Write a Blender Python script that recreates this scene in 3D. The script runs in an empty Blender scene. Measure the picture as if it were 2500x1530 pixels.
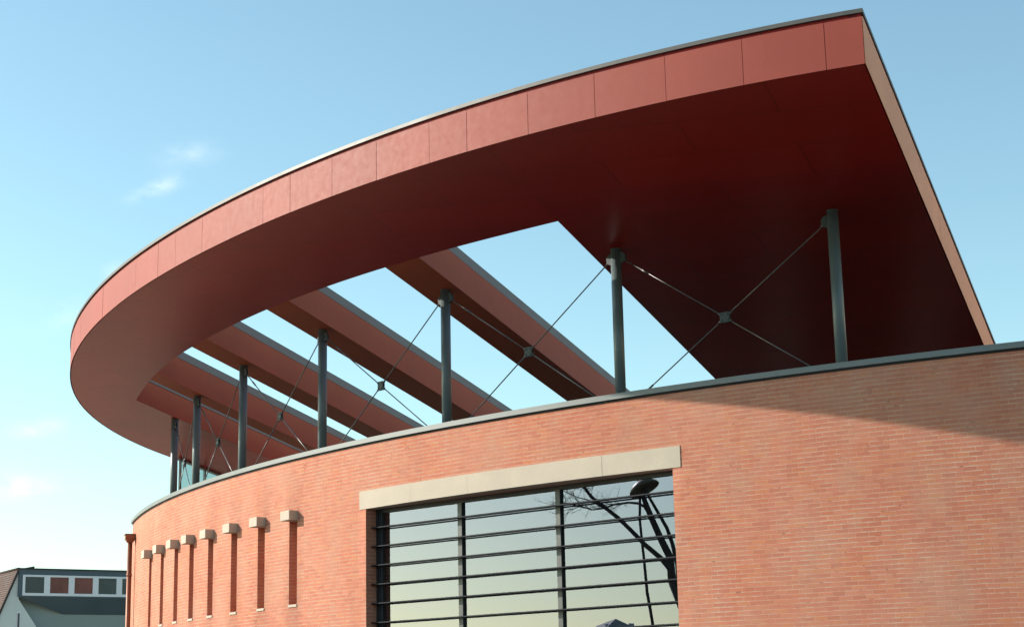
import bpy, bmesh, math, random
from mathutils import Vector, Matrix
from mathutils.geometry import tessellate_polygon
import numpy as np
random.seed(7)
C = bpy.context.scene.collection
sc = bpy.context.scene
PI = math.pi
U = 5.0                      # survey unit -> metres
EYE = 1.6

# ------------------------------------------------------------------ materials
def newmat(name):
    m = bpy.data.materials.new(name); m.use_nodes = True
    nt = m.node_tree; nt.nodes.clear()
    out = nt.nodes.new('ShaderNodeOutputMaterial')
    b = nt.nodes.new('ShaderNodeBsdfPrincipled')
    nt.links.new(b.outputs[0], out.inputs[0])
    return m, nt, b, out
def N(nt, t, **kw):
    n = nt.nodes.new(t)
    for k, v in kw.items(): setattr(n, k, v)
    return n
def mixc(nt, fac, a, b, mode='MIX'):
    n = N(nt, 'ShaderNodeMix', data_type='RGBA', blend_type=mode)
    for sock, v in ((n.inputs[0], fac), (n.inputs[6], a), (n.inputs[7], b)):
        if hasattr(v, 'links') or hasattr(v, 'is_linked'): nt.links.new(v, sock)
        elif isinstance(v, (int, float)): sock.default_value = v
        else: sock.default_value = (*v, 1)
    return n.outputs[2]
def noise(nt, vec, scale, detail=4, rough=.55):
    n = N(nt, 'ShaderNodeTexNoise'); n.inputs['Scale'].default_value = scale
    n.inputs['Detail'].default_value = detail; n.inputs['Roughness'].default_value = rough
    if vec is not None: nt.links.new(vec, n.inputs['Vector'])
    return n.outputs[0]
def ramp(nt, fac, lo, hi, a=0., b=1.):
    n = N(nt, 'ShaderNodeMapRange'); nt.links.new(fac, n.inputs[0])
    n.inputs[1].default_value = lo; n.inputs[2].default_value = hi
    n.inputs[3].default_value = a; n.inputs[4].default_value = b
    return n.outputs[0]
def simple(name, col, rough=.6, metal=0., var=.12, scale=3., spec=.5, bump=0., coat=0.):
    m, nt, b, out = newmat(name)
    tc = N(nt, 'ShaderNodeTexCoord')
    f = noise(nt, tc.outputs['Object'], scale, 5)
    f2 = noise(nt, tc.outputs['Object'], scale*14, 3)
    dk = [c*(1-var) for c in col]; lt = [min(1, c*(1+var)) for c in col]
    c1 = mixc(nt, ramp(nt, f, .3, .7), dk, lt)
    c2 = mixc(nt, ramp(nt, f2, .35, .65, 0, .25), c1, dk)
    nt.links.new(c2, b.inputs['Base Color'])
    b.inputs['Roughness'].default_value = rough; b.inputs['Metallic'].default_value = metal
    b.inputs['Specular IOR Level'].default_value = spec
    b.inputs['Coat Weight'].default_value = coat; b.inputs['Coat Roughness'].default_value = .15
    nt.links.new(ramp(nt, f, .3, .7, rough*.88, min(1, rough*1.12)), b.inputs['Roughness'])
    if bump:
        bn = N(nt, 'ShaderNodeBump'); bn.inputs['Strength'].default_value = bump; bn.inputs['Distance'].default_value = .01
        nt.links.new(f2, bn.inputs['Height']); nt.links.new(bn.outputs[0], b.inputs['Normal'])
    return m

def brick_mat(name, c1, c2, mortar, bw=.21, bh=.0705):
    m, nt, b, out = newmat(name)
    uv = N(nt, 'ShaderNodeUVMap')
    # small wobble so the courses are not ruler straight
    wob = N(nt, 'ShaderNodeTexNoise'); wob.inputs['Scale'].default_value = 1.3; wob.inputs['Detail'].default_value = 3
    nt.links.new(uv.outputs[0], wob.inputs['Vector'])
    sub = N(nt, 'ShaderNodeVectorMath', operation='SUBTRACT'); sub.inputs[1].default_value = (.5, .5, .5)
    nt.links.new(wob.outputs['Color'], sub.inputs[0])
    scl = N(nt, 'ShaderNodeVectorMath', operation='SCALE'); scl.inputs['Scale'].default_value = .022
    nt.links.new(sub.outputs[0], scl.inputs[0])
    add = N(nt, 'ShaderNodeVectorMath', operation='ADD')
    nt.links.new(uv.outputs[0], add.inputs[0]); nt.links.new(scl.outputs[0], add.inputs[1])
    V = add.outputs[0]
    def bt(ca, cb, mo, off, bias=0.):
        n = N(nt, 'ShaderNodeTexBrick'); n.offset = off; n.offset_frequency = 2; n.squash = 1
        nt.links.new(V, n.inputs['Vector'])
        n.inputs['Color1'].default_value = (*ca, 1); n.inputs['Color2'].default_value = (*cb, 1)
        n.inputs['Mortar'].default_value = (*mo, 1)
        n.inputs['Scale'].default_value = 1; n.inputs['Mortar Size'].default_value = .0055
        n.inputs['Mortar Smooth'].default_value = .35; n.inputs['Bias'].default_value = bias
        n.inputs['Brick Width'].default_value = bw; n.inputs['Row Height'].default_value = bh
        return n
    t = bt((0, 0, 0), (1, 1, 1), (.5, .5, .5), .5)
    rnd = N(nt, 'ShaderNodeSeparateColor'); nt.links.new(t.outputs['Color'], rnd.inputs[0])
    cr = N(nt, 'ShaderNodeValToRGB'); nt.links.new(rnd.outputs[0], cr.inputs[0])
    e = cr.color_ramp.elements
    e[0].position = 0.; e[0].color = (*[x*.93 for x in c2], 1)
    e[1].position = 1.; e[1].color = (c1[0]*1.03, c1[1]*1.08, c1[2]*1.10, 1)
    for p, c in ((.2, c2), (.5, [(x+y)/2 for x, y in zip(c1, c2)]), (.75, c1), (.9, (c1[0]*1.02, c1[1]*1.06, c1[2]*.86))):
        k = e.new(p); k.color = (*c, 1)
    big = noise(nt, V, .55, 4, .6)
    patch = noise(nt, V, 2.6, 4, .6)
    fine = noise(nt, V, 60, 4, .7)
    c = cr.outputs[0]
    c = mixc(nt, ramp(nt, big, .4, .7, 0, .38), c, (mortar[0]*.98, mortar[1]*.80, mortar[2]*.80))   # efflorescence
    c = mixc(nt, ramp(nt, patch, .48, .72, 0, .5), c, (c1[0]*1.04, c1[1]*.90, c1[2]*.66))
    c = mixc(nt, ramp(nt, fine, .35, .75, 0, .32), c, [x*.72 for x in c2])
    smear = ramp(nt, patch, .35, .65, .55, 1.)
    mm = N(nt, 'ShaderNodeMath', operation='MULTIPLY'); nt.links.new(t.outputs['Fac'], mm.inputs[0]); nt.links.new(smear, mm.inputs[1])
    mort = mixc(nt, ramp(nt, fine, .3, .7), mortar, [x*.80 for x in mortar])
    mort = mixc(nt, ramp(nt, noise(nt, V, 4.5, 4, .7), .60, .66, 0, .85), mort, (.22, .10, .07))  # dark spots in the mortar stand in for joint shadows
    tan = noise(nt, V, 1.1, 3, .55)
    c = mixc(nt, ramp(nt, tan, .5, .72, 0, .5), c, (.47, .245, .165))
    sp = N(nt, 'ShaderNodeSeparateXYZ'); nt.links.new(V, sp.inputs[0])
    def mt(op, a, b=0.):
        n = N(nt, 'ShaderNodeMath', operation=op)
        for i, v in enumerate((a, b)):
            if isinstance(v, (int, float)): n.inputs[i].default_value = v
            else: nt.links.new(v, n.inputs[i])
        return n.outputs[0]
    fr = mt('FRACT', mt('DIVIDE', sp.outputs[1], bh))
    edge = mt('MINIMUM', fr, mt('SUBTRACT', 1., fr))
    bed = ramp(nt, edge, .06, .20, 1., 0.)
    vis = mt('MULTIPLY', ramp(nt, noise(nt, V, 6, 3, .6), .32, .6, .25, 1.), ramp(nt, noise(nt, V, .9, 3, .55), .35, .65, .45, 1.))
    bedn = mt('MULTIPLY', bed, vis)
    vert = mt('MULTIPLY', mt('MULTIPLY', mm.outputs[0], .8), vis)
    c = mixc(nt, mt('MAXIMUM', bedn, vert), c, mort)
    nt.links.new(c, b.inputs['Base Color'])
    b.inputs['Roughness'].default_value = .9; b.inputs['Specular IOR Level'].default_value = .25
    stm = N(nt, 'ShaderNodeMapping'); stm.inputs['Scale'].default_value = (1.6, .16, 1); nt.links.new(V, stm.inputs[0])
    c = mixc(nt, ramp(nt, noise(nt, stm.outputs[0], 1.4, 4, .6), .5, .75, 0, .16), c, (.30, .17, .13))       # rain streaks
    nt.links.new(c, b.inputs['Base Color'])
    inv = N(nt, 'ShaderNodeMath', operation='SUBTRACT'); inv.inputs[0].default_value = 1
    nt.links.new(t.outputs['Fac'], inv.inputs[1])
    h2 = N(nt, 'ShaderNodeMath', operation='MULTIPLY_ADD'); h2.inputs[1].default_value = .35
    nt.links.new(fine, h2.inputs[0]); nt.links.new(inv.outputs[0], h2.inputs[2])
    h3 = N(nt, 'ShaderNodeMath', operation='MULTIPLY_ADD'); h3.inputs[1].default_value = .25
    nt.links.new(rnd.outputs[0], h3.inputs[0]); nt.links.new(h2.outputs[0], h3.inputs[2])
    bn = N(nt, 'ShaderNodeBump'); bn.inputs['Strength'].default_value = .55; bn.inputs['Distance'].default_value = .006
    nt.links.new(h3.outputs[0], bn.inputs['Height']); nt.links.new(bn.outputs[0], b.inputs['Normal'])
    return m

def panel_mat(name, col, rough, angle, pw, ph, coat=.0, spec=.5):
    """painted fibre-cement boards: object-space board joints, mottling, a soft sheen"""
    m, nt, b, out = newmat(name)
    tc = N(nt, 'ShaderNodeTexCoord')
    mp = N(nt, 'ShaderNodeMapping'); mp.inputs['Rotation'].default_value = (0, 0, angle)
    nt.links.new(tc.outputs['Object'], mp.inputs[0])
    f = noise(nt, mp.outputs[0], .5, 5, .6); f2 = noise(nt, mp.outputs[0], 9, 5, .65); f3 = noise(nt, mp.outputs[0], 90, 2)
    c = mixc(nt, ramp(nt, f, .3, .7), [x*.90 for x in col], [x*1.08 for x in col])
    c = mixc(nt, ramp(nt, f2, .35, .75, 0, .14), c, [x*.84 for x in col])
    uvn = N(nt, 'ShaderNodeUVMap'); sx = N(nt, 'ShaderNodeSeparateXYZ'); nt.links.new(uvn.outputs[0], sx.inputs[0])
    c = mixc(nt, ramp(nt, sx.outputs[0], 0, 1, 0, .22), c, [x*.66 for x in col])
    c = mixc(nt, ramp(nt, f3, .45, .75, 0, .12), c, [min(1, x*1.5) for x in col])
    if pw:
        t = N(nt, 'ShaderNodeTexBrick'); t.offset = .5
        nt.links.new(mp.outputs[0], t.inputs['Vector'])
        for k, v in (('Scale', 1), ('Mortar Size', .011), ('Mortar Smooth', .3), ('Brick Width', pw), ('Row Height', ph)): t.inputs[k].default_value = v
        t.inputs['Color1'].default_value = (.92, .92, .92, 1); t.inputs['Color2'].default_value = (1.05, 1.04, 1.04, 1); t.inputs['Mortar'].default_value = (.55, .52, .52, 1)
        c = mixc(nt, 1., c, t.outputs[0], 'MULTIPLY')
    nt.links.new(c, b.inputs['Base Color'])
    nt.links.new(ramp(nt, f2, .3, .7, rough*.94, rough*1.06), b.inputs['Roughness'])
    b.inputs['Specular IOR Level'].default_value = spec
    b.inputs['Coat Weight'].default_value = coat; b.inputs['Coat Roughness'].default_value = .2
    bn = N(nt, 'ShaderNodeBump'); bn.inputs['Strength'].default_value = .05; bn.inputs['Distance'].default_value = .004
    nt.links.new(f2, bn.inputs['Height']); nt.links.new(bn.outputs[0], b.inputs['Normal'])
    return m

def glass_mat(name, refl, tint, gtint, rough=.004, bump=0.):
    m = bpy.data.materials.new(name); m.use_nodes = True
    nt = m.node_tree; nt.nodes.clear()
    out = N(nt, 'ShaderNodeOutputMaterial'); g = N(nt, 'ShaderNodeBsdfGlossy'); t = N(nt, 'ShaderNodeBsdfTransparent')
    g.inputs['Roughness'].default_value = rough; g.inputs['Color'].default_value = (*gtint, 1); t.inputs['Color'].default_value = (*tint, 1)
    fr = N(nt, 'ShaderNodeLayerWeight'); fr.inputs[0].default_value = .35
    f = ramp(nt, fr.outputs['Facing'], 0, 1, refl, min(1, refl+.3))
    mx = N(nt, 'ShaderNodeMixShader'); nt.links.new(f, mx.inputs[0]); nt.links.new(t.outputs[0], mx.inputs[1]); nt.links.new(g.outputs[0], mx.inputs[2])
    nt.links.new(mx.outputs[0], out.inputs[0])
    if bump:
        tc = N(nt, 'ShaderNodeTexCoord'); n = noise(nt, tc.outputs['Object'], .8, 1)
        bn = N(nt, 'ShaderNodeBump'); bn.inputs['Strength'].default_value = bump; bn.inputs['Distance'].default_value = .02
        nt.links.new(n, bn.inputs['Height']); nt.links.new(bn.outputs[0], g.inputs['Normal'])
    return m

BD = 0.3592710554
M = {}
M['brick'] = brick_mat('brick', (.575, .212, .136), (.525, .180, .114), (.68, .45, .335))
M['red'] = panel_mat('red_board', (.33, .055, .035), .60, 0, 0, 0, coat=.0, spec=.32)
M['beam'] = panel_mat('red_board_fill', (.41, .088, .036), .6, 0, 0, 0, spec=.2)  # lighter, warmer copy of the red; fill light on shaded faces put into colour
M['red_bounce'] = panel_mat('red_board_bounce', (.77, .335, .175), .6, 0, 0, 0, spec=.3)  # end boards lightened and warmed, bounce light put into the colour
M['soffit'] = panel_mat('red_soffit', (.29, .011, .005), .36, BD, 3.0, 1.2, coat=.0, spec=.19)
M['dark'] = simple('dark_gap', (.02, .018, .018), .8)
M['zinc'] = simple('zinc_flashing', (.095, .088, .08), .5, .15, .12, 1.2)
M['zinc_dark'] = simple('weathered_zinc', (.17, .185, .19), .5, .25, .12, 1.5)
M['zinc_warm'] = simple('warm_zinc', (.165, .155, .15), .55, .1, .12, 1.5)
M['steel'] = simple('slate_grey_paint', (.12, .155, .165), .38, .0, .1, 2.)
M['rod'] = simple('steel_rod', (.14, .14, .145), .35, .5, .1, 5.)
M['plate'] = simple('grey_plate', (.075, .095, .10), .55, .0, .12, 8., .2)
M['stone'] = simple('cast_stone', (.54, .465, .38), .85, 0, .09, 1.6, .3, .25)
M['frame'] = simple('dark_frame', (.022, .024, .030), .5, .0, .1, 3.)
M['mull'] = simple('grey_mullion', (.085, .09, .088), .45, .0, .1, 3.)
M['bar'] = simple('louvre_paint', (.018, .021, .028), .5, .0, .1, 3., .15)
M['copper'] = simple('copper_pipe', (.27, .10, .055), .5, .35, .25, 4.)
M['slit'] = simple('slit_panel', (.04, .03, .028), .35)
M['glass'] = glass_mat('window_glass', .165, (.30, .33, .31), (.76, .775, .97), .003, .02)
M['screen'] = glass_mat('screen_glass', .22, (.52, .70, .69), (.9, 1, .98))
M['roofing'] = simple('grey_membrane', (.035, .035, .035), .9, 0, .15, .6)
M['room'] = simple('room_plaster', (.42, .42, .40), .9)
M['paving'] = simple('paving', (.075, .072, .068), .9, 0, .2, .35, .3)
M['bounce_plaza'] = simple('pale_bounce_paving', (.56, .45, .32), .9, 0, .15, .35, .3)
M['cream'] = simple('cream_render', (.60, .48, .33), .9, 0, .06, .5)
M['render'] = simple('white_render', (.52, .56, .56), .9, 0, .06, .5)
M['render_grey'] = simple('grey_render', (.23, .275, .275), .9, 0, .08, .4)
M['slate'] = simple('slate_cladding', (.055, .085, .11), .6, 0, .12, .8)
M['hazed_slate'] = simple('hazed_slate', (.42, .44, .45), .8, 0, .12, 1.)  # slate paled, haze over the mirrored roof put into the colour
M['wframe'] = simple('white_frame', (.62, .64, .68), .5, 0, .04, 1)
M['pane'] = simple('dark_pane', (.045, .055, .06), .25, 0, .3, .6, .3)
M['pane_red'] = simple('curtained_pane', (.16, .05, .042), .3, 0, .35, 1.2, .25)
M['tile'] = simple('brown_roof_tiles', (.085, .045, .037), .8, 0, .25, 2.)
M['bark'] = simple('bark', (.055, .048, .040), .9, 0, .3, 6.)
M['olive'] = simple('olive_enamel', (.26, .235, .125), .45)
# ------------------------------------------------------------------ helpers
class MB:
    def __init__(s): s.v = []; s.f = []; s.uv = []; s.sm = []
    def face(s, pts, uv=None, smooth=False):
        i = len(s.v); s.v += [tuple(p) for p in pts]; s.f.append(tuple(range(i, i+len(pts))))
        s.uv.append(uv or [(0, 0)]*len(pts)); s.sm.append(smooth)
    def prism(s, base, vec):
        b = [Vector(p) for p in base]; t = [p+Vector(vec) for p in b]; n = len(b)
        s.face(b[::-1]); s.face(t)
        for i in range(n): j = (i+1) % n; s.face([b[i], b[j], t[j], t[i]])
    def box(s, o, ax, ay, az):
        o, ax, ay, az = map(Vector, (o, ax, ay, az))
        if ax.cross(ay).dot(az) < 0: ax, ay = ay, ax
        s.prism([o, o+ax, o+ax+ay, o+ay], az)
    def tube(s, path, rad, n=12, cap=True):
        path = [Vector(p) for p in path]
        if not hasattr(rad, '__len__'): rad = [rad]*len(path)
        rings = []; ref = None
        for i, p in enumerate(path):
            d = (path[min(i+1, len(path)-1)]-path[max(i-1, 0)]).normalized()
            a = Vector((0, 0, 1)) if abs(d.z) < .9 else Vector((1, 0, 0))
            if ref is not None: a = ref
            x = (a-d*a.dot(d)).normalized(); y = d.cross(x); ref = x
            rings.append([p+(x*math.cos(2*PI*k/n)+y*math.sin(2*PI*k/n))*rad[i] for k in range(n)])
        for a, b in zip(rings, rings[1:]):
            for k in range(n): j = (k+1) % n; s.face([a[k], a[j], b[j], b[k]], smooth=True)
        if cap: s.face(rings[0][::-1]); s.face(rings[-1])
    def build(s, name, mat, parent=None, merge=True):
        me = bpy.data.meshes.new(name); me.from_pydata(s.v, [], s.f)
        ul = me.uv_layers.new(name='UVMap'); k = 0
        for uvs in s.uv:
            for u in uvs: ul.data[k].uv = u; k += 1
        me.polygons.foreach_set('use_smooth', s.sm)
        if merge:
            bm = bmesh.new(); bm.from_mesh(me); bmesh.ops.remove_doubles(bm, verts=bm.verts, dist=1e-4); bm.to_mesh(me); bm.free()
        me.materials.append(M[mat]); me.update()
        o = bpy.data.objects.new(name, me); C.objects.link(o)
        if parent is not None: put(o, parent)
        return o
def put(o, parent):
    o.parent = parent
    if parent.type == 'EMPTY': o.matrix_parent_inverse = Matrix.Translation(-parent.location)
def thing(name, loc, label, cat, group=None):
    o = bpy.data.objects.new(name, None); C.objects.link(o); o.location = loc; o.empty_display_size = .5
    o['label'] = label; o['category'] = cat
    if group: o['group'] = group
    return o
def bevel(o, w, seg=2):
    m = o.modifiers.new('bevel', 'BEVEL'); m.width = w; m.segments = seg; m.limit_method = 'ANGLE'; m.angle_limit = .6
    return o

# ------------------------------------------------------------------ survey of the building (metres)
cx, cy = 4.5605*U, 11.0380*U
RW = 6.8574*U; RC = 6.6937*U
WT = 1.0*U+EYE                                  # top of coping
def pol(th, r, z): return Vector((cx+r*math.cos(th), cy+r*math.sin(th), z))
pa, pb, pc = 1.9772, -.0691, -.0700
def rz(x, y): return U*pa+EYE+pb*x+pc*y          # underside of the tilted roof
nv = Vector((math.cos(BD), -math.sin(BD), 0)); dv = Vector((math.sin(BD), math.cos(BD), 0))
def SD(s, d): return nv*(s*U)+dv*(d*U)           # plan point from beam-aligned coordinates

bld = thing('brick_building', (cx-20, cy-24, 0), 'curved red brick building with a sweeping tilted red roof on slender grey columns', 'building')

TH0, TH1 = 3.425, 4.46
SLITS = [3.5348+.03695*i+o for i, o in enumerate((-.001, .001, .001, -.002, -.003, -.002, -.001, .001))]
SW = .062*U/RW/2                                 # half width (angle)
SZ0, SZ1 = .4105*U+EYE, .7385*U+EYE
Lw = Vector((-.5644*U, 6.4817*U, 0)); Rw = Vector((.5032*U, 5.5096*U, 0))
ch = (Rw-Lw).normalized(); nin = Vector((-ch.y, ch.x, 0)); WW = (Rw-Lw).length
TWL, TWR = 3.86831, 4.07927
WZ0, WZ1 = 1.0, .7350*U+EYE
# ---- outer wall: curved grid with openings
tb = set([TH0, TH1, TWL, TWR])
for t in SLITS: tb |= {t-SW, t+SW}
tl = sorted(tb); ts = []
for a, b in zip(tl, tl[1:]):
    n = max(1, int((b-a)/.008)); ts += [a+(b-a)*k/n for k in range(n)]
ts.append(TH1)
zs = sorted([0, .5, WZ0, SZ0, SZ1, WZ1, WT-.09])
wall = MB()
def inopen(t, z):
    for s in SLITS:
        if abs(t-s) < SW and SZ0 < z < SZ1: return True
    return TWL < t < TWR and WZ0 < z < WZ1
for a, b in zip(ts, ts[1:]):
    for z0, z1 in zip(zs, zs[1:]):
        if inopen((a+b)/2, (z0+z1)/2): continue
        wall.face([pol(a, RW, z0), pol(b, RW, z0), pol(b, RW, z1), pol(a, RW, z1)],
                  [(a*RW, z0), (b*RW, z0), (b*RW, z1), (a*RW, z1)], True)
SDEP = .55
for s in SLITS:                                  # brick reveals
    for sg in (-1, 1):
        t = s+sg*SW; o0, o1 = pol(t, RW, SZ0), pol(t, RW-SDEP, SZ0); up = Vector((0, 0, SZ1-SZ0))
        wall.face([o0, o1, o1+up, o0+up], [(t*RW, SZ0), (t*RW+SDEP, SZ0), (t*RW+SDEP, SZ1), (t*RW, SZ1)])
    for z in (SZ0, SZ1):
        wall.face([pol(s-SW, RW, z), pol(s+SW, RW, z), pol(s+SW, RW-SDEP, z), pol(s-SW, RW-SDEP, z)])
WD = .60
for P in (Lw, Rw):
    Q = P+nin*WD
    wall.face([(P.x, P.y, WZ0), (Q.x, Q.y, WZ0), (Q.x, Q.y, WZ1), (P.x, P.y, WZ1)], [(0, WZ0), (WD, WZ0), (WD, WZ1), (0, WZ1)])
for z in (WZ0, WZ1):
    arc = [pol(TWL+(TWR-TWL)*k/16, RW, z) for k in range(17)]
    wall.face(arc+[Vector((Rw.x, Rw.y, z))+nin*WD, Vector((Lw.x, Lw.y, z))+nin*WD])
# flank walls and the inside of the parapet
for t in (TH0, TH1):
    A = pol(t, RW, 0); B = pol(t, RW-26, 0); H = WT-.09
    wall.face([A, B, B+Vector((0, 0, H)), A+Vector((0, 0, H))], [(0, 0), (26, 0), (26, H), (0, H)])
for a, b in zip(ts, ts[1:]):
    wall.face([pol(b, RW-.36, WT-.6), pol(a, RW-.36, WT-.6), pol(a, RW-.36, WT-.09), pol(b, RW-.36, WT-.09)],
              [(b*RW, 5), (a*RW, 5), (a*RW, 5.5), (b*RW, 5.5)])
wall.build('outer_wall', 'brick', bld)
# ---- coping
cp = MB(); prof = [(RW+.05, WT-.09), (RW+.05, WT), (RW-.40, WT+.012), (RW-.40, WT-.09)]
for a, b in zip(ts, ts[1:]):
    for (r0, z0), (r1, z1) in zip(prof, prof[1:]+prof[:1]):
        cp.face([pol(a, r0, z0), pol(b, r0, z0), pol(b, r1, z1), pol(a, r1, z1)])
cp.face([pol(TH0, r, z) for r, z in prof]); cp.face([pol(TH1, r, z) for r, z in prof])
o = cp.build('coping', 'zinc_dark', bld)
# dark strip painted as the shadow line below the coping
dg = MB()
for a, b in zip(ts, ts[1:]):
    dg.face([pol(a, RW+.012, WT-.125), pol(b, RW+.012, WT-.125), pol(b, RW+.012, WT-.092), pol(a, RW+.012, WT-.092)])
    dg.face([pol(a, RW, WT-.125), pol(b, RW, WT-.125), pol(b, RW+.012, WT-.125), pol(a, RW+.012, WT-.125)])
dg.build('shadow_strip', 'dark', bld)
# ---- terrace floor behind the parapet
tf = MB(); zt = WT-.45
inner = [pol(TH0+(TH1-TH0)*k/60, RW-.36, zt) for k in range(61)]
back = [pol(TH0, RW-26, zt), pol(TH1, RW-26, zt)]
tf.face(inner+back[::-1])
tf.build('terrace_floor', 'roofing', bld)

# ------------------------------------------------------------------ roof
co = [1.75, -5.502, 1.788, -.408, .626, 7.511]
def Rout(t): return float(np.polyval(co, t-3.8))*U
tip = SD(-.624, 4.3168)
T0, T1 = 3.335, math.atan2(tip.y-cy, tip.x-cx) % (2*PI)
NT = 150
outer = [pol(T1+(T0-T1)*k/NT, Rout(T1+(T0-T1)*k/NT), 0) for k in range(NT+1)]
outer[0] = tip.copy()
e_s = outer[-1].dot(nv)/U
DB = 10.4
outer += [SD(e_s, DB), SD(-.624, DB)]
arcR = lambda t: float(np.interp(t, [3.45, 3.525, 3.60, 3.66, 3.80, 4.00, 4.10], [6.925, 6.940, 6.972, 6.992, 7.008, 7.018, 7.035]))*U
OR, OL, OD = -1.806, -4.712, 9.3
def arc_at(s):                                   # inner ring edge where it meets line s
    lo, hi = 3.30, 4.25
    for _ in range(60):
        t = (lo+hi)/2; q = pol(t, arcR(t), 0).dot(nv)/U
        if q < s: lo = t
        else: hi = t
    return t
tR, tL = arc_at(OR), arc_at(OL)
NI = 80
hole = [pol(tR+(tL-tR)*k/NI, arcR(tR+(tL-tR)*k/NI), 0) for k in range(NI+1)]+[SD(OL, OD), SD(OR, OD)]
TS = .72                                         # slab depth
def lift(p, h=0.): return Vector((p.x, p.y, rz(p.x, p.y)+h))
slab = MB()
loops = [[Vector((p.x, p.y, 0)) for p in outer], [Vector((p.x, p.y, 0)) for p in hole]]
flat = loops[0]+loops[1]
for tri in tessellate_polygon(loops):
    P = [flat[i] for i in tri]
    nz = (P[1]-P[0]).cross(P[2]-P[0]).z
    if nz > 0: P = P[::-1]
    slab.face([lift(p) for p in P]); slab.face([lift(p, TS) for p in P[::-1]])
def side(mb, pts, h0, h1, closed=True, off=0.):
    n = len(pts)
    for i in range(n if closed else n-1):
        a, b = pts[i], pts[(i+1) % n]
        mb.face([lift(a, h0), lift(b, h0), lift(b, h1), lift(a, h1)])
side(slab, hole, 0, TS); side(slab, outer, 0, TS)
roof = slab.build('roof', 'soffit', bld)
# ---- fascia boards: real panels with open joints, standing 25 mm off the slab
def offs(pts, d, closed):
    r = []; n = len(pts)
    for i in range(n):
        a = pts[i-1] if (closed or i > 0) else pts[i]; b = pts[(i+1) % n] if (closed or i < n-1) else pts[i]
        t = (b-a).normalized(); r.append(pts[i]+Vector((t.y, -t.x, 0))*d)
    return r
curve = outer[:NT+1]
cent = Vector((cx, cy, 0))
def outward(p): return (Vector((p.x, p.y, 0))-cent).normalized()
def subpath(path, s0, s1):
    L = [0.]
    for a, b in zip(path, path[1:]): L.append(L[-1]+(b-a).length)
    def at(s):
        for i in range(len(path)-1):
            if s <= L[i+1]: return path[i].lerp(path[i+1], (s-L[i])/(L[i+1]-L[i]))
        return path[-1]
    return [at(s0)]+[path[i] for i in range(len(path)) if s0+.02 < L[i] < s1-.02]+[at(s1)], L[-1]
fas = MB()
def panel(path, nrm, h0, h1, g0=.02, g1=.026):
    g1 = g1+random.uniform(-.002, .003); uvr = [(random.random(), .5)]*4
    a = [p+n*g0 for p, n in zip(path, nrm)]; b = [p+n*g1 for p, n in zip(path, nrm)]
    for i in range(len(path)-1):
        for q0, q1, z0, z1, fl in ((b[i], b[i+1], h0, h1, 0),):
            fas.face([lift(q0, z0), lift(q1, z0), lift(q1, z1), lift(q0, z1)], uvr)
        fas.face([lift(a[i], h0), lift(a[i+1], h0), lift(b[i+1], h0), lift(b[i], h0)])
        fas.face([lift(b[i], h1), lift(b[i+1], h1), lift(a[i+1], h1), lift(a[i], h1)])
    fas.face([lift(a[0], h0), lift(b[0], h0), lift(b[0], h1), lift(a[0], h1)])
    fas.face([lift(b[-1], h0), lift(a[-1], h0), lift(a[-1], h1), lift(b[-1], h1)])
FH = .655
tot = subpath(curve, 0, .5)[1]
joints = [0, .50]
for w in (1.17, 1.18, 1.17, 1.20, 1.20, .80, 1.22, 1.13, 1.18, .84, 1.10, 1.08, 1.13, .83, 1.2, 1.05, 1.2): joints.append(joints[-1]+w)
while joints[-1]+1.3 < tot: joints.append(joints[-1]+1.18)
joints.append(tot)
for a, b in zip(joints, joints[1:]):
    path, _ = subpath(curve, a+(.004 if a > 0 else 0), b-.004)
    if a == 0: path[0] = path[0]+nv*.018
    panel(path, [outward(p) for p in path], -.004, FH)
fas_c = fas; fas = MB()
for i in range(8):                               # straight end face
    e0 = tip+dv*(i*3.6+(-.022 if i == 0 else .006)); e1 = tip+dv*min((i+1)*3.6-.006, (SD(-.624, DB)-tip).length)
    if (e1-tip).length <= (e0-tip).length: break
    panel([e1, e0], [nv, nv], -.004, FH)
fas.build('end_fascia', 'red_bounce', roof); fas = fas_c
left = outer[NT:NT+2]
panel(left, [-nv, -nv], -.004, FH)
fas.build('fascia', 'red', roof)
# ---- metal trim over a shadow gap
tr = MB()
def strip(pts, nrms, g, h0, h1, w=.35):
    for i in range(len(pts)-1):
        a, b = pts[i]+nrms[i]*g, pts[i+1]+nrms[i+1]*g; c, d = pts[i]-nrms[i]*w, pts[i+1]-nrms[i+1]*w
        tr.face([lift(a, h0), lift(b, h0), lift(b, h1), lift(a, h1)])
        tr.face([lift(a, h1), lift(b, h1), lift(d, h1+.01), lift(c, h1+.01)])
        tr.face([lift(c, h0), lift(d, h0), lift(b, h0), lift(a, h0)])
        tr.face([lift(d, h0), lift(c, h0), lift(c, h1+.01), lift(d, h1+.01)])
ring = curve+[outer[NT+1]]
nr = [outward(p) for p in curve]; nr[0] = (outward(tip)+nv).normalized()*1.15
strip(ring, nr+[-nv], .045, .705, .762)
strip([SD(-.624, DB), tip], [nv, nr[0]], .045, .705, .762)
tr.build('roof_trim', 'zinc', roof)
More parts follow.
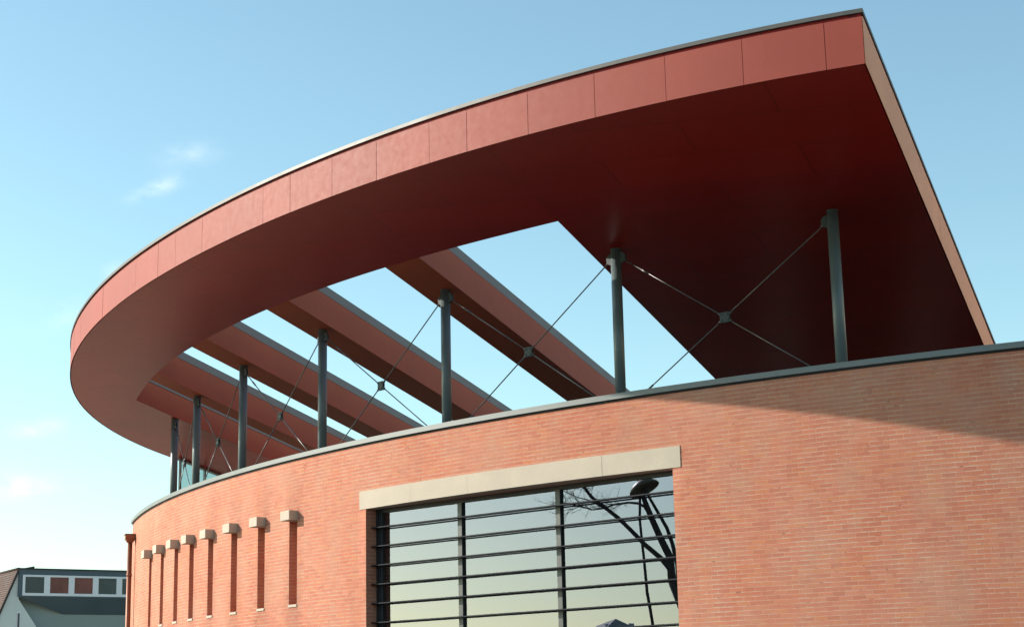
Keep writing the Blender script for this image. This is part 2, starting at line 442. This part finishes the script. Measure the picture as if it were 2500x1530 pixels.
# ---- louvre beams across the opening
TB = .60
beams = [(-2.591, -2.4215), (-3.294, -3.148), (-3.902, -3.769), (-4.411, -4.310)]
for s0, s1 in beams:
    b = MB()
    t0, t1 = arc_at(s0), arc_at(s1)
    near = [pol(t0+(t1-t0)*k/6, arcR(t0+(t1-t0)*k/6)-.003, 0) for k in range(7)]
    base = near+[SD(s1, OD-.001), SD(s0, OD-.001)]
    b.face([lift(p) for p in base]); b.face([lift(p, TB) for p in base[::-1]])
    side(b, base, 0, TB)
    bo = b.build('beam', 'beam', roof)
    k = MB(); q = [p for p in base]
    cen = sum(q, Vector())/len(q)
    ins = [near[0]+dv*.02+nv*.015, near[-1]+dv*.02-nv*.008, SD(s1, OD)-dv*.03-nv*.008, SD(s0, OD)-dv*.03+nv*.015]
    k.face([lift(p, TB+.012) for p in ins[::-1]]); k.face([lift(p, TB+.205) for p in ins]); side(k, ins, TB+.012, TB+.205)
    k.build('beam_flashing', 'zinc_warm', bo)
kb = MB()                                        # upstand flashing along the slab edges of the opening
def kerb(P, Q, n):
    pts = [P-n*.015, Q-n*.015, Q+n*.12, P+n*.12]
    kb.face([lift(p, TB+.012) for p in pts]); kb.face([lift(p, TB+.205) for p in pts]); side(kb, pts, TB+.012, TB+.205)
kerb(hole[NI]+dv*.05, SD(OL, OD), -nv)
ln = MB(); q0, q1 = hole[NI]+nv*.004+dv*.01, SD(OL, OD)+nv*.004
ln.face([lift(q0, .002), lift(q1, .002), lift(q1, TB), lift(q0, TB)]); ln.build('opening_lining', 'beam', roof)
kb.build('upstand_flashing', 'zinc_warm', roof)

# ------------------------------------------------------------------ columns and bracing
angs = [3.4815, 3.5656, 3.6707, 3.7866, 3.9101, 4.0351, 4.1578]
cols = []
for i, t in enumerate(angs):
    p = pol(t, RC, 0); top = rz(p.x, p.y)
    c = MB(); c.tube([(p.x, p.y, zt), (p.x, p.y, top-.012)], .0925, 28)
    co_ = c.build('column', 'steel', bld)
    h = MB(); h.tube([(p.x, p.y, top-.012), (p.x, p.y, top-.001)], .098, 28); h.build('head_plate', 'steel', co_)
    cols.append((p, top, co_))
ZB = .975*U+EYE
def disc(mb, ctr, axis, r, th, n=24):
    mb.tube([Vector(ctr)-axis*th/2, Vector(ctr)+axis*th/2], r, n)
for i in range(len(cols)-1):
    (p, zp, oa), (q, zq, ob) = cols[i], cols[i+1]
    d = (q-p).normalized(); ax = Vector((d.y, -d.x, 0))
    A = Vector((p.x, p.y, zp-.17))+d*.10; B = Vector((q.x, q.y, ZB))-d*.10
    E = Vector((q.x, q.y, zq-.17))-d*.10; G = Vector((p.x, p.y, ZB))+d*.10
    # crossing
    u = (A.z-G.z)/((A.z-B.z)+(E.z-G.z)); X = A.lerp(B, u)
    br = MB()
    for S_, T_ in ((A, X), (X, B), (G, X), (X, E)):
        v = (T_-S_).normalized(); a = S_+v*(.06 if S_ is not X else .075); b = T_-v*(.06 if T_ is not X else .075)
        br.tube([a, b], .0115, 8)
        for P_, sg in ((a, 1), (b, -1)):         # fork ends
            br.tube([P_-v*sg*.03, P_+v*sg*.07], .02, 8)
        if S_ is not X: br.tube([a+v*.42, a+v*.60], .018, 8)      # turnbuckle
    bo = br.build('cross_brace', 'rod', bld)
    n = MB(); up = Vector((0, 0, 1)); h = .088
    n.box(X-d*h-up*h+ax*.016, d*2*h, up*2*h, ax*.010); n.box(X-d*h-up*h-ax*.026, d*2*h, up*2*h, ax*.010)
    for sx in (-1, 1):
        for sy in (-1, 1):
            disc(n, X+d*sx*.052+up*sy*.052+ax*.03, ax, .016, .02, 8)
    bevel(n.build('node_plate', 'plate', bo), .004, 1)
    for P_, par in ((A, oa), (E, ob), (B, ob), (G, oa)):
        g = MB(); disc(g, P_+ax*.018, ax, .10, .012); disc(g, P_-ax*.018, ax, .10, .012); disc(g, P_, ax, .025, .07, 10)
        g.build('gusset_disc', 'plate', par)

# ------------------------------------------------------------------ slit windows
for s in SLITS:
    bk = MB(); r = RW-SDEP+.06
    bk.face([pol(s-SW, r, SZ0), pol(s+SW, r, SZ0), pol(s+SW, r, SZ1), pol(s-SW, r, SZ1)])
    so = bk.build('slit_window', 'slit', bld)
    n = Vector((math.cos(s), math.sin(s), 0)); t = Vector((-n.y, n.x, 0)); w = SW*RW+.022
    hb = MB(); hb.box(pol(s, RW-.18, SZ1-.004)-t*w, t*2*w, n*(.18+.20), (0, 0, .19))
    bevel(hb.build('lintel_block', 'stone', so), .008, 2)
    sl = MB(); sl.box(pol(s, RW-SDEP, SZ0-.055)-t*(SW*RW+.012), t*2*(SW*RW+.012), n*(SDEP+.018), (0, 0, .050))
    bevel(sl.build('sill', 'stone', so), .005, 1)

# ------------------------------------------------------------------ large louvred window
def WP(s, dep, z): v = Lw+ch*s+nin*dep; return Vector((v.x, v.y, z))
FD, GD, BD_ = .262, .31, .12
up = Vector((0, 0, 1))
wf = MB()
Hh = WZ1-WZ0
wf.box(WP(.0, FD, WZ0), ch*.17, nin*.04, up*Hh); wf.box(WP(WW-.17, FD, WZ0), ch*.17, nin*.04, up*Hh)
wf.box(WP(.17, FD+.002, WZ1-.075), ch*(WW-.34), nin*.04, up*.075); wf.box(WP(.17, FD+.002, WZ0), ch*(WW-.34), nin*.04, up*.09)
wf.box(WP(.055, FD-.012, WZ0), ch*.012, nin*.012, up*Hh); wf.box(WP(.105, FD-.012, WZ0), ch*.012, nin*.012, up*Hh)
win = wf.build('window', 'frame', bld)
for s in (.4293*U, .8977*U):
    m = MB(); m.box(WP(s, FD-.004, WZ0+.09), ch*.10, nin*.02, up*(Hh-.165)); mo = m.build('mullion', 'mull', win)
    k = MB(); k.box(WP(s+.004, FD+.017, WZ0+.09), ch*.092, nin*.028, up*(Hh-.165)); k.build('mullion_shade_side', 'frame', mo)  # black box paints the shaded flank of the mullion
edges = [(.17, .4293*U), (.4293*U+.10, .8977*U), (.8977*U+.10, WW-.17)]
for k, (a, b) in enumerate(edges):
    g = MB(); g.face([WP(a, GD, WZ0+.09), WP(b, GD, WZ0+.09), WP(b, GD, WZ1-.075), WP(a, GD, WZ1-.075)])
    g.build('glass_pane', 'glass', win)
zb = .667*U+EYE+.012; k = 0
while zb-k*.3505 > WZ0+.15:
    z = zb-k*.3505
    b = MB()
    o = WP(.004, BD_, z-.036); b.prism([o, o+nin*.135, o+nin*.135+up*.010, o+nin*.02+up*.024, o+up*.022], ch*(WW-.008))
    bevel(b.build('louvre_bar', 'bar', win), .003, 1)
    k += 1
lt = MB()
la, lb = 3.8628, 4.0838; z0, z1 = WZ1-.004, .8030*U+EYE
NB = 5; g_ = .0015/RW
for m_ in range(NB):                             # five cast stones with fine joints
    a0, a1 = la+(lb-la)*m_/NB+(g_ if m_ else 0), la+(lb-la)*(m_+1)/NB-(g_ if m_ < NB-1 else 0)
    ro, ri = RW+.012+random.uniform(-.002, .002), RW-.25
    for i in range(6):
        a, b = a0+(a1-a0)*i/6, a0+(a1-a0)*(i+1)/6
        lt.face([pol(a, ro, z0), pol(b, ro, z0), pol(b, ro, z1), pol(a, ro, z1)], [(m_*.21, .5)]*4); lt.face([pol(a, ri, z0), pol(b, ri, z0), pol(b, ro, z0), pol(a, ro, z0)])
        lt.face([pol(a, ro, z1), pol(b, ro, z1), pol(b, ri, z1), pol(a, ri, z1)])
    for a in (a0, a1): lt.face([pol(a, ri, z0), pol(a, ro, z0), pol(a, ro, z1), pol(a, ri, z1)])
lt.build('lintel', 'stone', win)
rm = MB()
def rq(*a): rm.face([WP(*p) for p in a])
rq((-1, 6, 0.05), (WW+1, 6, .05), (WW+1, 6, 6), (-1, 6, 6))
rq((-1, .62, 6), (WW+1, .62, 6), (WW+1, 6, 6), (-1, 6, 6)); rq((-1, .62, .05), (WW+1, .62, .05), (WW+1, 6, .05), (-1, 6, .05))
rq((-1, .62, .05), (-1, 6, .05), (-1, 6, 6), (-1, .62, 6)); rq((WW+1, .62, .05), (WW+1, 6, .05), (WW+1, 6, 6), (WW+1, .62, 6))
rm.build('room_lining', 'room', bld)

# ------------------------------------------------------------------ downpipe with hopper
tp = 3.452; q = pol(tp, RW+.13, 0)
dp = MB(); dp.tube([(q.x, q.y, 0.05), (q.x, q.y, 5.95)], .062, 16)
for z in (1.6, 3.4, 5.1): dp.tube([(q.x, q.y, z-.03), (q.x, q.y, z+.03)], .072, 16)
dpo = dp.build('downpipe', 'copper', bld)
hp = MB(); hx = Vector((math.cos(tp), math.sin(tp), 0)); hy = Vector((-hx.y, hx.x, 0)); c0 = Vector((q.x, q.y, 5.93))
lo = [c0+hx*a*.075+hy*b*.075 for a, b in ((-1, -1), (1, -1), (1, 1), (-1, 1))]
md = [c0+hx*a*.13+hy*b*.15+up*.10 for a, b in ((-1, -1), (1, -1), (1, 1), (-1, 1))]
tpv = [p+up*.09 for p in md]
for A_, B_ in ((lo, md), (md, tpv)):
    for i in range(4): j = (i+1) % 4; hp.face([A_[i], A_[j], B_[j], B_[i]])
hp.face(lo[::-1]); hp.face(tpv)
hp.box(c0+hx*-.145+hy*-.165+up*.185, hx*.29, hy*.33, up*.03)
hp.build('hopper', 'copper', dpo)

# ------------------------------------------------------------------ glass screen under the far roof edge
gs = MB(); zs0 = zt
S0 = -5.235
pf = MB()
for k in range(6):
    p = SD(S0, 8.50+k*.27); h = rz(p.x, p.y)-.01
    pf.box(Vector((p.x, p.y, zs0))-nv*.03-dv*.03, nv*.06, dv*.06, up*(h-zs0-.05))
a, b = SD(S0, 8.49), SD(S0, 9.87)
pts = [a-nv*.035, a+nv*.035, b+nv*.035, b-nv*.035]
pf.face([lift(p, -.06) for p in pts]); pf.face([lift(p, -.004) for p in pts]); side(pf, pts, -.06, -.004)
scr = pf.build('glass_screen', 'steel', bld)
for k in range(5):
    p, q = SD(S0, 8.505+k*.27)+dv*.025, SD(S0, 8.495+(k+1)*.27)-dv*.025
    g = MB(); g.face([Vector((p.x, p.y, zs0+.02)), Vector((q.x, q.y, zs0+.02)), lift(q, -.07), lift(p, -.07)])
    g.build('screen_pane', 'screen', scr)

# ------------------------------------------------------------------ neighbouring house, far left
HS = 110/70
hA = Vector((-19.3*HS, 67.287*HS, 0)); hd = Vector((.8387, .5446, 0)); hn = Vector((.5446, -.8387, 0))
def H(x, z, out=0.): v = hA+hd*(x*HS)+hn*out; return Vector((v.x, v.y, (z-EYE)*HS+EYE))
nb = thing('neighbour_house', H(2, 1.6-1.6/HS), 'pale grey house with tiled gable and slate clad top storey beyond the brick wall', 'house')
XR = 9.0; Z0 = EYE-EYE/HS
g = MB(); g.prism([H(-1.9, Z0), H(2.4, Z0), H(2.4, 2.7), H(.05, 6.04), H(.02, 7.16), H(-.03, 7.16), H(-1.9, 2.4)], hn*-9); g.build('gable_wall', 'render', nb)
b = MB(); b.prism([H(0.03, Z0, -.9), H(XR, Z0, -.9), H(XR, 6.3, -.9), H(.03, 6.3, -.9)], hn*-7); b.build('rear_wall', 'render_grey', nb)
b = MB(); b.prism([H(0., 6.14, .12), H(XR, 6.14, .12), H(XR, 7.20, .12), H(.0, 7.20, .12)], hn*-6); tb_ = b.build('top_storey', 'slate', nb)
b = MB(); f0 = [H(.03, 6.14, .08), H(XR, 6.14, .08), H(XR, 5.52, -.86), H(2.01, 5.52, -.86)]
b.face(f0); b.face([p+hn*-.05 for p in f0[::-1]]); b.build('shadow_skirt', 'slate', nb)  # dark sheet drawn as the shadow below the top storey
b = MB(); b.prism([H(-.04, 7.2, .22), H(XR, 7.2, .22), H(XR, 7.235, .22), H(-.04, 7.235, .22)], hn*-6.2); b.build('roof_edge', 'dark', nb)
b = MB(); b.prism([H(.18, 7.235, .1), H(.60, 7.235, .1), H(.60, 7.32, .1)], hn*-1.5); b.build('ridge_cap', 'dark', nb)
b = MB()
xs = [.17+k*.973 for k in range(10)]
b.box(H(.15, 6.185, .12), hd*(XR-.3)*HS, hn*.05, up*.10*HS); b.box(H(.15, 6.905, .12), hd*(XR-.3)*HS, hn*.05, up*.075*HS)
for k in range(9):
    b.box(H((.15 if k == 0 else xs[k]-.15), 6.285, .12), hd*((.10 if k == 0 else .235)*HS), hn*.05, up*.62*HS)
fr = b.build('window_band', 'wframe', nb)
for k in range(9):
    a0 = .25+k*.973; g = MB(); g.face([H(a0-.03, 6.27, .135), H(a0+.79, 6.27, .135), H(a0+.79, 6.92, .135), H(a0-.03, 6.92, .135)])
    g.build('pane', 'pane_red' if k in (1, 2) else 'pane', fr)
# tiled roof slope falling away to the left, with courses of tiles
b = MB(); nrow = 55
pk, ev = (-.03, 7.17), (-2.05, 2.15)
back = hn*-14
for r in range(nrow):
    f0, f1 = r/nrow, (r+1)/nrow
    x0, z0 = pk[0]+(ev[0]-pk[0])*f0, pk[1]+(ev[1]-pk[1])*f0; x1, z1 = pk[0]+(ev[0]-pk[0])*f1, pk[1]+(ev[1]-pk[1])*f1
    A_, B_ = H(x0-.01, z0+.01, .12), H(x1-.035, z1+.02, .12)
    b.prism([A_, B_, H(x1+.005, z1-.03, .12), H(x0+.03, z0-.03, .12)], back)
b.build('roof', 'tile', nb)
b = MB(); b.tube([H(-.03, 7.19, .2), H(-.03, 7.19, .2)+back], .10, 8); b.build('ridge_tiles', 'tile', nb)
b = MB(); b.prism([H(-.06, 7.14, .16), H(-2.08, 2.12, .16), H(-2.02, 2.08, .16), H(.0, 7.10, .16)], hn*-.25); b.build('verge_board', 'dark', nb)
b = MB(); b.box(H(.0, 4.6, .0), hd*.22, hn*.04, up*1.55); sw = b.build('narrow_window', 'wframe', nb)
b = MB(); b.box(H(.03, 4.62, .045), hd*.12, hn*.01, up*1.4); b.build('pane', 'pane', sw)

# ------------------------------------------------------------------ bare tree to the left of the camera (mirrored in the window)
tree = thing('bare_tree', (-18.7, 23.5, 0), 'leafless tree with leaning dark limbs, seen mirrored in the window', 'tree')
tk = MB()
base = Vector((-18.55, 23.35, 0))
trunk = [base, Vector((-18.6, 23.5, 2)), Vector((-18.7, 23.75, 4.0)), Vector((-19.02, 24.06, 5.02))]
tk.tube(trunk, [.22, .19, .16, .13], 12)
limbs = [
 ([(-19.02, 24.06, 5.02), (-19.02, 24.09, 5.68), (-19.14, 24.31, 6.21), (-19.27, 24.55, 6.86), (-19.35, 24.71, 7.33), (-19.40, 24.85, 7.99), (-19.46, 24.98, 8.58), (-19.5, 25.3, 10.2), (-19.3, 25.6, 11.5)], (.12, .025)),
 ([(-18.75, 23.9, 4.3), (-19.5, 23.8, 5.5), (-19.93, 23.84, 6.15), (-20.0, 23.97, 6.61), (-20.12, 24.2, 7.08), (-20.25, 24.42, 7.53), (-20.33, 24.59, 8.04), (-20.4, 24.8, 9.5)], (.07, .03)),
 ([(-18.6, 23.5, 2.6), (-18.0, 23.9, 4.2), (-18.04, 24.26, 5.23), (-18.19, 24.5, 5.59), (-18.45, 24.92, 6.02), (-18.58, 25.11, 6.26), (-18.86, 25.56, 6.8), (-19.16, 26.05, 7.26), (-19.29, 26.25, 7.45), (-19.44, 26.51, 7.84), (-19.58, 26.75, 8.19), (-19.9, 27.3, 9.2)], (.085, .035)),
 ([(-19.27, 24.55, 6.86), (-19.37, 24.72, 7.17), (-19.48, 24.89, 7.28), (-19.63, 25.13, 7.32), (-19.87, 25.49, 7.30), (-20.08, 25.79, 7.21), (-20.30, 26.12, 7.19), (-20.49, 26.43, 7.32), (-20.75, 26.82, 7.45)], (.045, .012)),
 ([(-20.08, 25.79, 7.21), (-20.28, 26.12, 7.45), (-20.53, 26.51, 7.59), (-20.80, 26.94, 7.85)], (.022, .009)),
]
tw = MB()
def twig(p, d, L, r, depth):
    pts = [p]; dd = d.copy()
    for _ in range(4):
        dd = (dd+Vector((random.uniform(-.35, .35), random.uniform(-.35, .35), random.uniform(-.25, .3)))).normalized()
        pts.append(pts[-1]+dd*L/4)
    tw.tube(pts, [r, r*.8, r*.6, r*.45, r*.3], 5, False)
    if depth:
        for k in (1, 2, 3, 4):
            for _ in range(random.choice((1, 1, 2))):
                e = (dd+Vector((random.uniform(-1, 1), random.uniform(-1, 1), random.uniform(-.7, .9)))).normalized()
                twig(pts[k], e, L*.55, max(.0035, r*.5), depth-1)
for pts, (r0, r1) in limbs:
    pts = [Vector(p) for p in pts]; n = len(pts)
    tk.tube(pts, [r0+(r1-r0)*i/(n-1) for i in range(n)], 10)
for pts, (r0, r1) in (limbs[0], limbs[1], limbs[2]):
    e = [Vector(p) for p in pts]
    for k in range(3):
        twig(e[-1], (e[-1]-e[-2]).normalized()+Vector((random.uniform(-.6, .6),)*1+(random.uniform(-.6, .6), .3)), 1.6, .02, 2)
for pts in (limbs[3][0], limbs[4][0]):
    e = [Vector(p) for p in pts]
    for i in range(3, len(e)):
        for k in range(2):
            twig(e[i], Vector((random.uniform(-.7, .1), random.uniform(.2, 1.0), random.uniform(-.35, .6))).normalized(), random.uniform(.5, .95), .013, 2)
e = [Vector(p) for p in limbs[2][0]]
for i in (8, 9, 10):
    for k in range(2): twig(e[i], Vector((random.uniform(-.6, .2), random.uniform(-.2, 1.0), random.uniform(.0, .9))).normalized(), .8, .011, 2)
tk.build('trunk', 'bark', tree); tw.build('crown', 'bark', tree)

# house across the street, its roof top mirrored at the foot of the window
hs = thing('street_house', (-69, 18, 0), 'small house with a grey gable roof and chimneys, seen mirrored low in the window', 'house')
b = MB(); b.prism([(-66.8, 15, 0), (-66.8, 20.2, 0), (-74, 20.2, 0), (-74, 15, 0)], (0, 0, 4.2)); b.build('wall', 'render_grey', hs)
b = MB(); b.prism([(-66.4, 14.2, 4.1), (-66.4, 20.9, 4.1), (-66.4, 18.6, 6.25)], (-8, 0, 0)); rf = b.build('roof', 'hazed_slate', hs)
for y in (17.6, 18.9): b = MB(); b.box((-67.5, y-.14, 5.3), (.28, 0, 0), (0, .28, 0), (0, 0, .72)); b.build('chimney', 'render', rf)

# street lamp beside the tree, its dish and post mirrored in the right pane
lampo = thing('street_lamp', (-17.42, 24.95, 0), 'street lamp with a tilted olive dish shade, mirrored behind the branches in the window', 'street lamp')
b = MB(); b.tube([(-17.42, 24.95, 0), (-17.42, 24.95, .5), (-17.41, 24.92, 3.6), (-17.49, 25.05, 4.6), (-17.5, 25.09, 5.5), (-17.51, 25.17, 6.6), (-17.48, 25.15, 7.3)], [.08, .055, .045, .042, .04, .038, .035], 12); b.build('post', 'frame', lampo)
lc = Vector((-17.39, 25.05, 7.46)); la1 = (Vector((-17.12, 24.70, 7.75))-Vector((-17.64, 25.42, 7.29))).normalized(); la2 = Vector((.8, .6, 0)); la2 = (la2-la1*la2.dot(la1)).normalized(); la3 = la1.cross(la2)
if la3.z < 0: la3 = -la3
b = MB(); n = 32; prof = [(.02, .21), (.15, .20), (.30, .13), (.42, .02), (.45, -.05), (.43, -.05), (.40, .0), (.28, .10), (.02, .17)]
for (r0, z0), (r1, z1) in zip(prof, prof[1:]):
    for k in range(n):
        a0, a1 = 2*PI*k/n, 2*PI*(k+1)/n
        P_ = lambda r, z, a: lc+la1*r*math.cos(a)+la2*r*math.sin(a)+la3*z
        b.face([P_(r0, z0, a0), P_(r0, z0, a1), P_(r1, z1, a1), P_(r1, z1, a0)], None, True)
b.build('lamp_shade', 'olive', lampo)
b = MB(); b.tube([lc-la3*.02, lc-la3*.10, lc-la3*.16], [.10, .13, .06], 16); b.build('lamp_lens', 'zinc', lampo)

# ------------------------------------------------------------------ ground
pz = MB(); pz.face([(-400, 38, .004), (-12.5, 38, .004), (-12.5, 70, .004), (60, 70, .004), (60, 400, .004), (-400, 400, .004)])  # unseen pale ground added to bounce sun onto the left soffit
po = pz.build('bounce_plaza', 'bounce_plaza'); po['kind'] = 'structure'
# unseen cream block added on the right to bounce sun onto the roof end
cb = thing('bounce_building', (21, 34, 0), 'unseen cream building added right of the brick building to bounce sunlight', 'building')
P0, P1 = Vector((16.5, 20.5, 0)), Vector((25.5, 45, 0)); e = (P1-P0).normalized(); q = Vector((e.y, -e.x, 0))
b = MB(); b.prism([P0, P1, P1+q*12, P0+q*12], (0, 0, 13)); b.build('wall', 'cream', cb)  # wall of the added bounce building
b = MB(); b.prism([P0-q*.3-e*.3, P1-q*.3+e*.3, P1+q*12.3+e*.3, P0+q*12.3-e*.3], (0, 0, .25)); o = b.build('roof', 'zinc', cb); o.location.z = 13  # roof of the added bounce building
for k in range(5):
    for z in (1.2, 4.8, 8.6):
        m = P0+e*(2.5+k*5); b = MB(); b.box(m-q*.02+Vector((0, 0, z)), e*1.3, q*.04, (0, 0, 1.7)); b.build('window', 'pane', cb)  # windows of the added bounce building
gm = MB(); gm.face([(-2500, -2500, 0), (2500, -2500, 0), (2500, 2500, 0), (-2500, 2500, 0)])
go = gm.build('ground', 'paving'); go['kind'] = 'structure'

# ------------------------------------------------------------------ light, sky, camera
WISPS = [((-.1983, .9363, .2900), 24, .014, .0040, .42), ((-.1807, .9339, .3083), 8, .016, .007, .2), ((-.2199, .9449, .2421), 0, .007, .005, .45),
         ((-.2752, .9488, .1245), 4, .022, .006, .5), ((-.2620, .9508, .1560), 3, .016, .005, .35), ((-.2433, .9478, .2200), 15, .03, .008, .15)]
SUN_AZ, SUN_EL = math.radians(-78), math.radians(25)
sd = Vector((math.sin(SUN_AZ)*math.cos(SUN_EL), math.cos(SUN_AZ)*math.cos(SUN_EL), math.sin(SUN_EL)))
L = bpy.data.lights.new('sun', 'SUN'); L.energy = 4.0; L.angle = math.radians(.5); L.color = (1, .915, .80)
lo_ = bpy.data.objects.new('sun', L); C.objects.link(lo_); lo_.location = sd*60; lo_.rotation_euler = (-sd).to_track_quat('-Z', 'Y').to_euler()
w = bpy.data.worlds.new('World'); sc.world = w; w.use_nodes = True; nt = w.node_tree; nt.nodes.clear()
out = N(nt, 'ShaderNodeOutputWorld'); bg = N(nt, 'ShaderNodeBackground'); nt.links.new(bg.outputs[0], out.inputs[0])
sky = N(nt, 'ShaderNodeTexSky', sky_type='NISHITA'); sky.sun_disc = False
sky.sun_elevation = SUN_EL; sky.sun_rotation = SUN_AZ
sky.altitude = 100; sky.air_density = 1.0; sky.dust_density = .7; sky.ozone_density = 1.0
tc = N(nt, 'ShaderNodeTexCoord')
tint = mixc(nt, 1., sky.outputs[0], (.895, 1.05, .925), 'MULTIPLY')
mp = N(nt, 'ShaderNodeMapping'); mp.inputs['Scale'].default_value = (55, 55, 80)
nt.links.new(tc.outputs['Generated'], mp.inputs[0])
f = ramp(nt, noise(nt, mp.outputs[0], 1.0, 5, .6), .38, .68)
def math_(op, a, b):
    n = N(nt, 'ShaderNodeMath', operation=op)
    for i, v in enumerate((a, b)):
        if isinstance(v, (int, float)): n.inputs[i].default_value = v
        else: nt.links.new(v, n.inputs[i])
    return n.outputs[0]
total = None
for dirn, ang, sa, sb, k in WISPS:                 # a few thin wisps of cloud: direction, tilt, half length, half height, strength
    c0 = Vector(dirn).normalized(); rgt = c0.cross(Vector((0, 0, 1))).normalized(); upv = rgt.cross(c0)
    a = math.radians(ang); ax = rgt*math.cos(a)+upv*math.sin(a); ay = upv*math.cos(a)-rgt*math.sin(a)
    q = None
    for axis, sz in ((ax, sa), (ay, sb)):
        d = N(nt, 'ShaderNodeVectorMath', operation='DOT_PRODUCT'); nt.links.new(tc.outputs['Generated'], d.inputs[0]); d.inputs[1].default_value = axis/sz
        sq = math_('POWER', math_('ABSOLUTE', d.outputs['Value'], 0.), 2.)
        q = sq if q is None else math_('ADD', q, sq)
    front = N(nt, 'ShaderNodeVectorMath', operation='DOT_PRODUCT'); nt.links.new(tc.outputs['Generated'], front.inputs[0]); front.inputs[1].default_value = c0
    g = math_('MULTIPLY', math_('MULTIPLY', math_('POWER', 2.718, math_('MULTIPLY', q, -1.)), math_('GREATER_THAN', front.outputs['Value'], 0.)), k)
    total = g if total is None else math_('ADD', total, g)
cl = math_('MULTIPLY', total, f)
nt.links.new(mixc(nt, cl, tint, (6.2, 6.5, 6.6)), bg.inputs[0])
bg.inputs[1].default_value = .15

cam = bpy.data.cameras.new('camera'); co2 = bpy.data.objects.new('camera', cam); C.objects.link(co2); sc.camera = co2
cam.sensor_width = 36; cam.lens = 4218.21/2500*36; cam.clip_end = 6000; cam.clip_start = .1
pi_, ro = .2234881, -.0218556
c, s = math.cos(pi_), math.sin(pi_); cr, sr = math.cos(ro), math.sin(ro)
Rv = Vector((1, 0, 0)); Fv = Vector((0, c, s)); Uv = Vector((0, -s, c))
R2 = Rv*cr+Uv*sr; U2 = Uv*cr-Rv*sr
mt = Matrix((R2, U2, -Fv)).transposed().to_4x4(); mt.translation = (0, 0, EYE); co2.matrix_world = mt

sc.render.engine = 'CYCLES'
sc.view_settings.view_transform = 'Standard'; sc.view_settings.look = 'None'; sc.view_settings.exposure = .62; sc.view_settings.gamma = 1
sc.cycles.max_bounces = 8; sc.cycles.transparent_max_bounces = 12
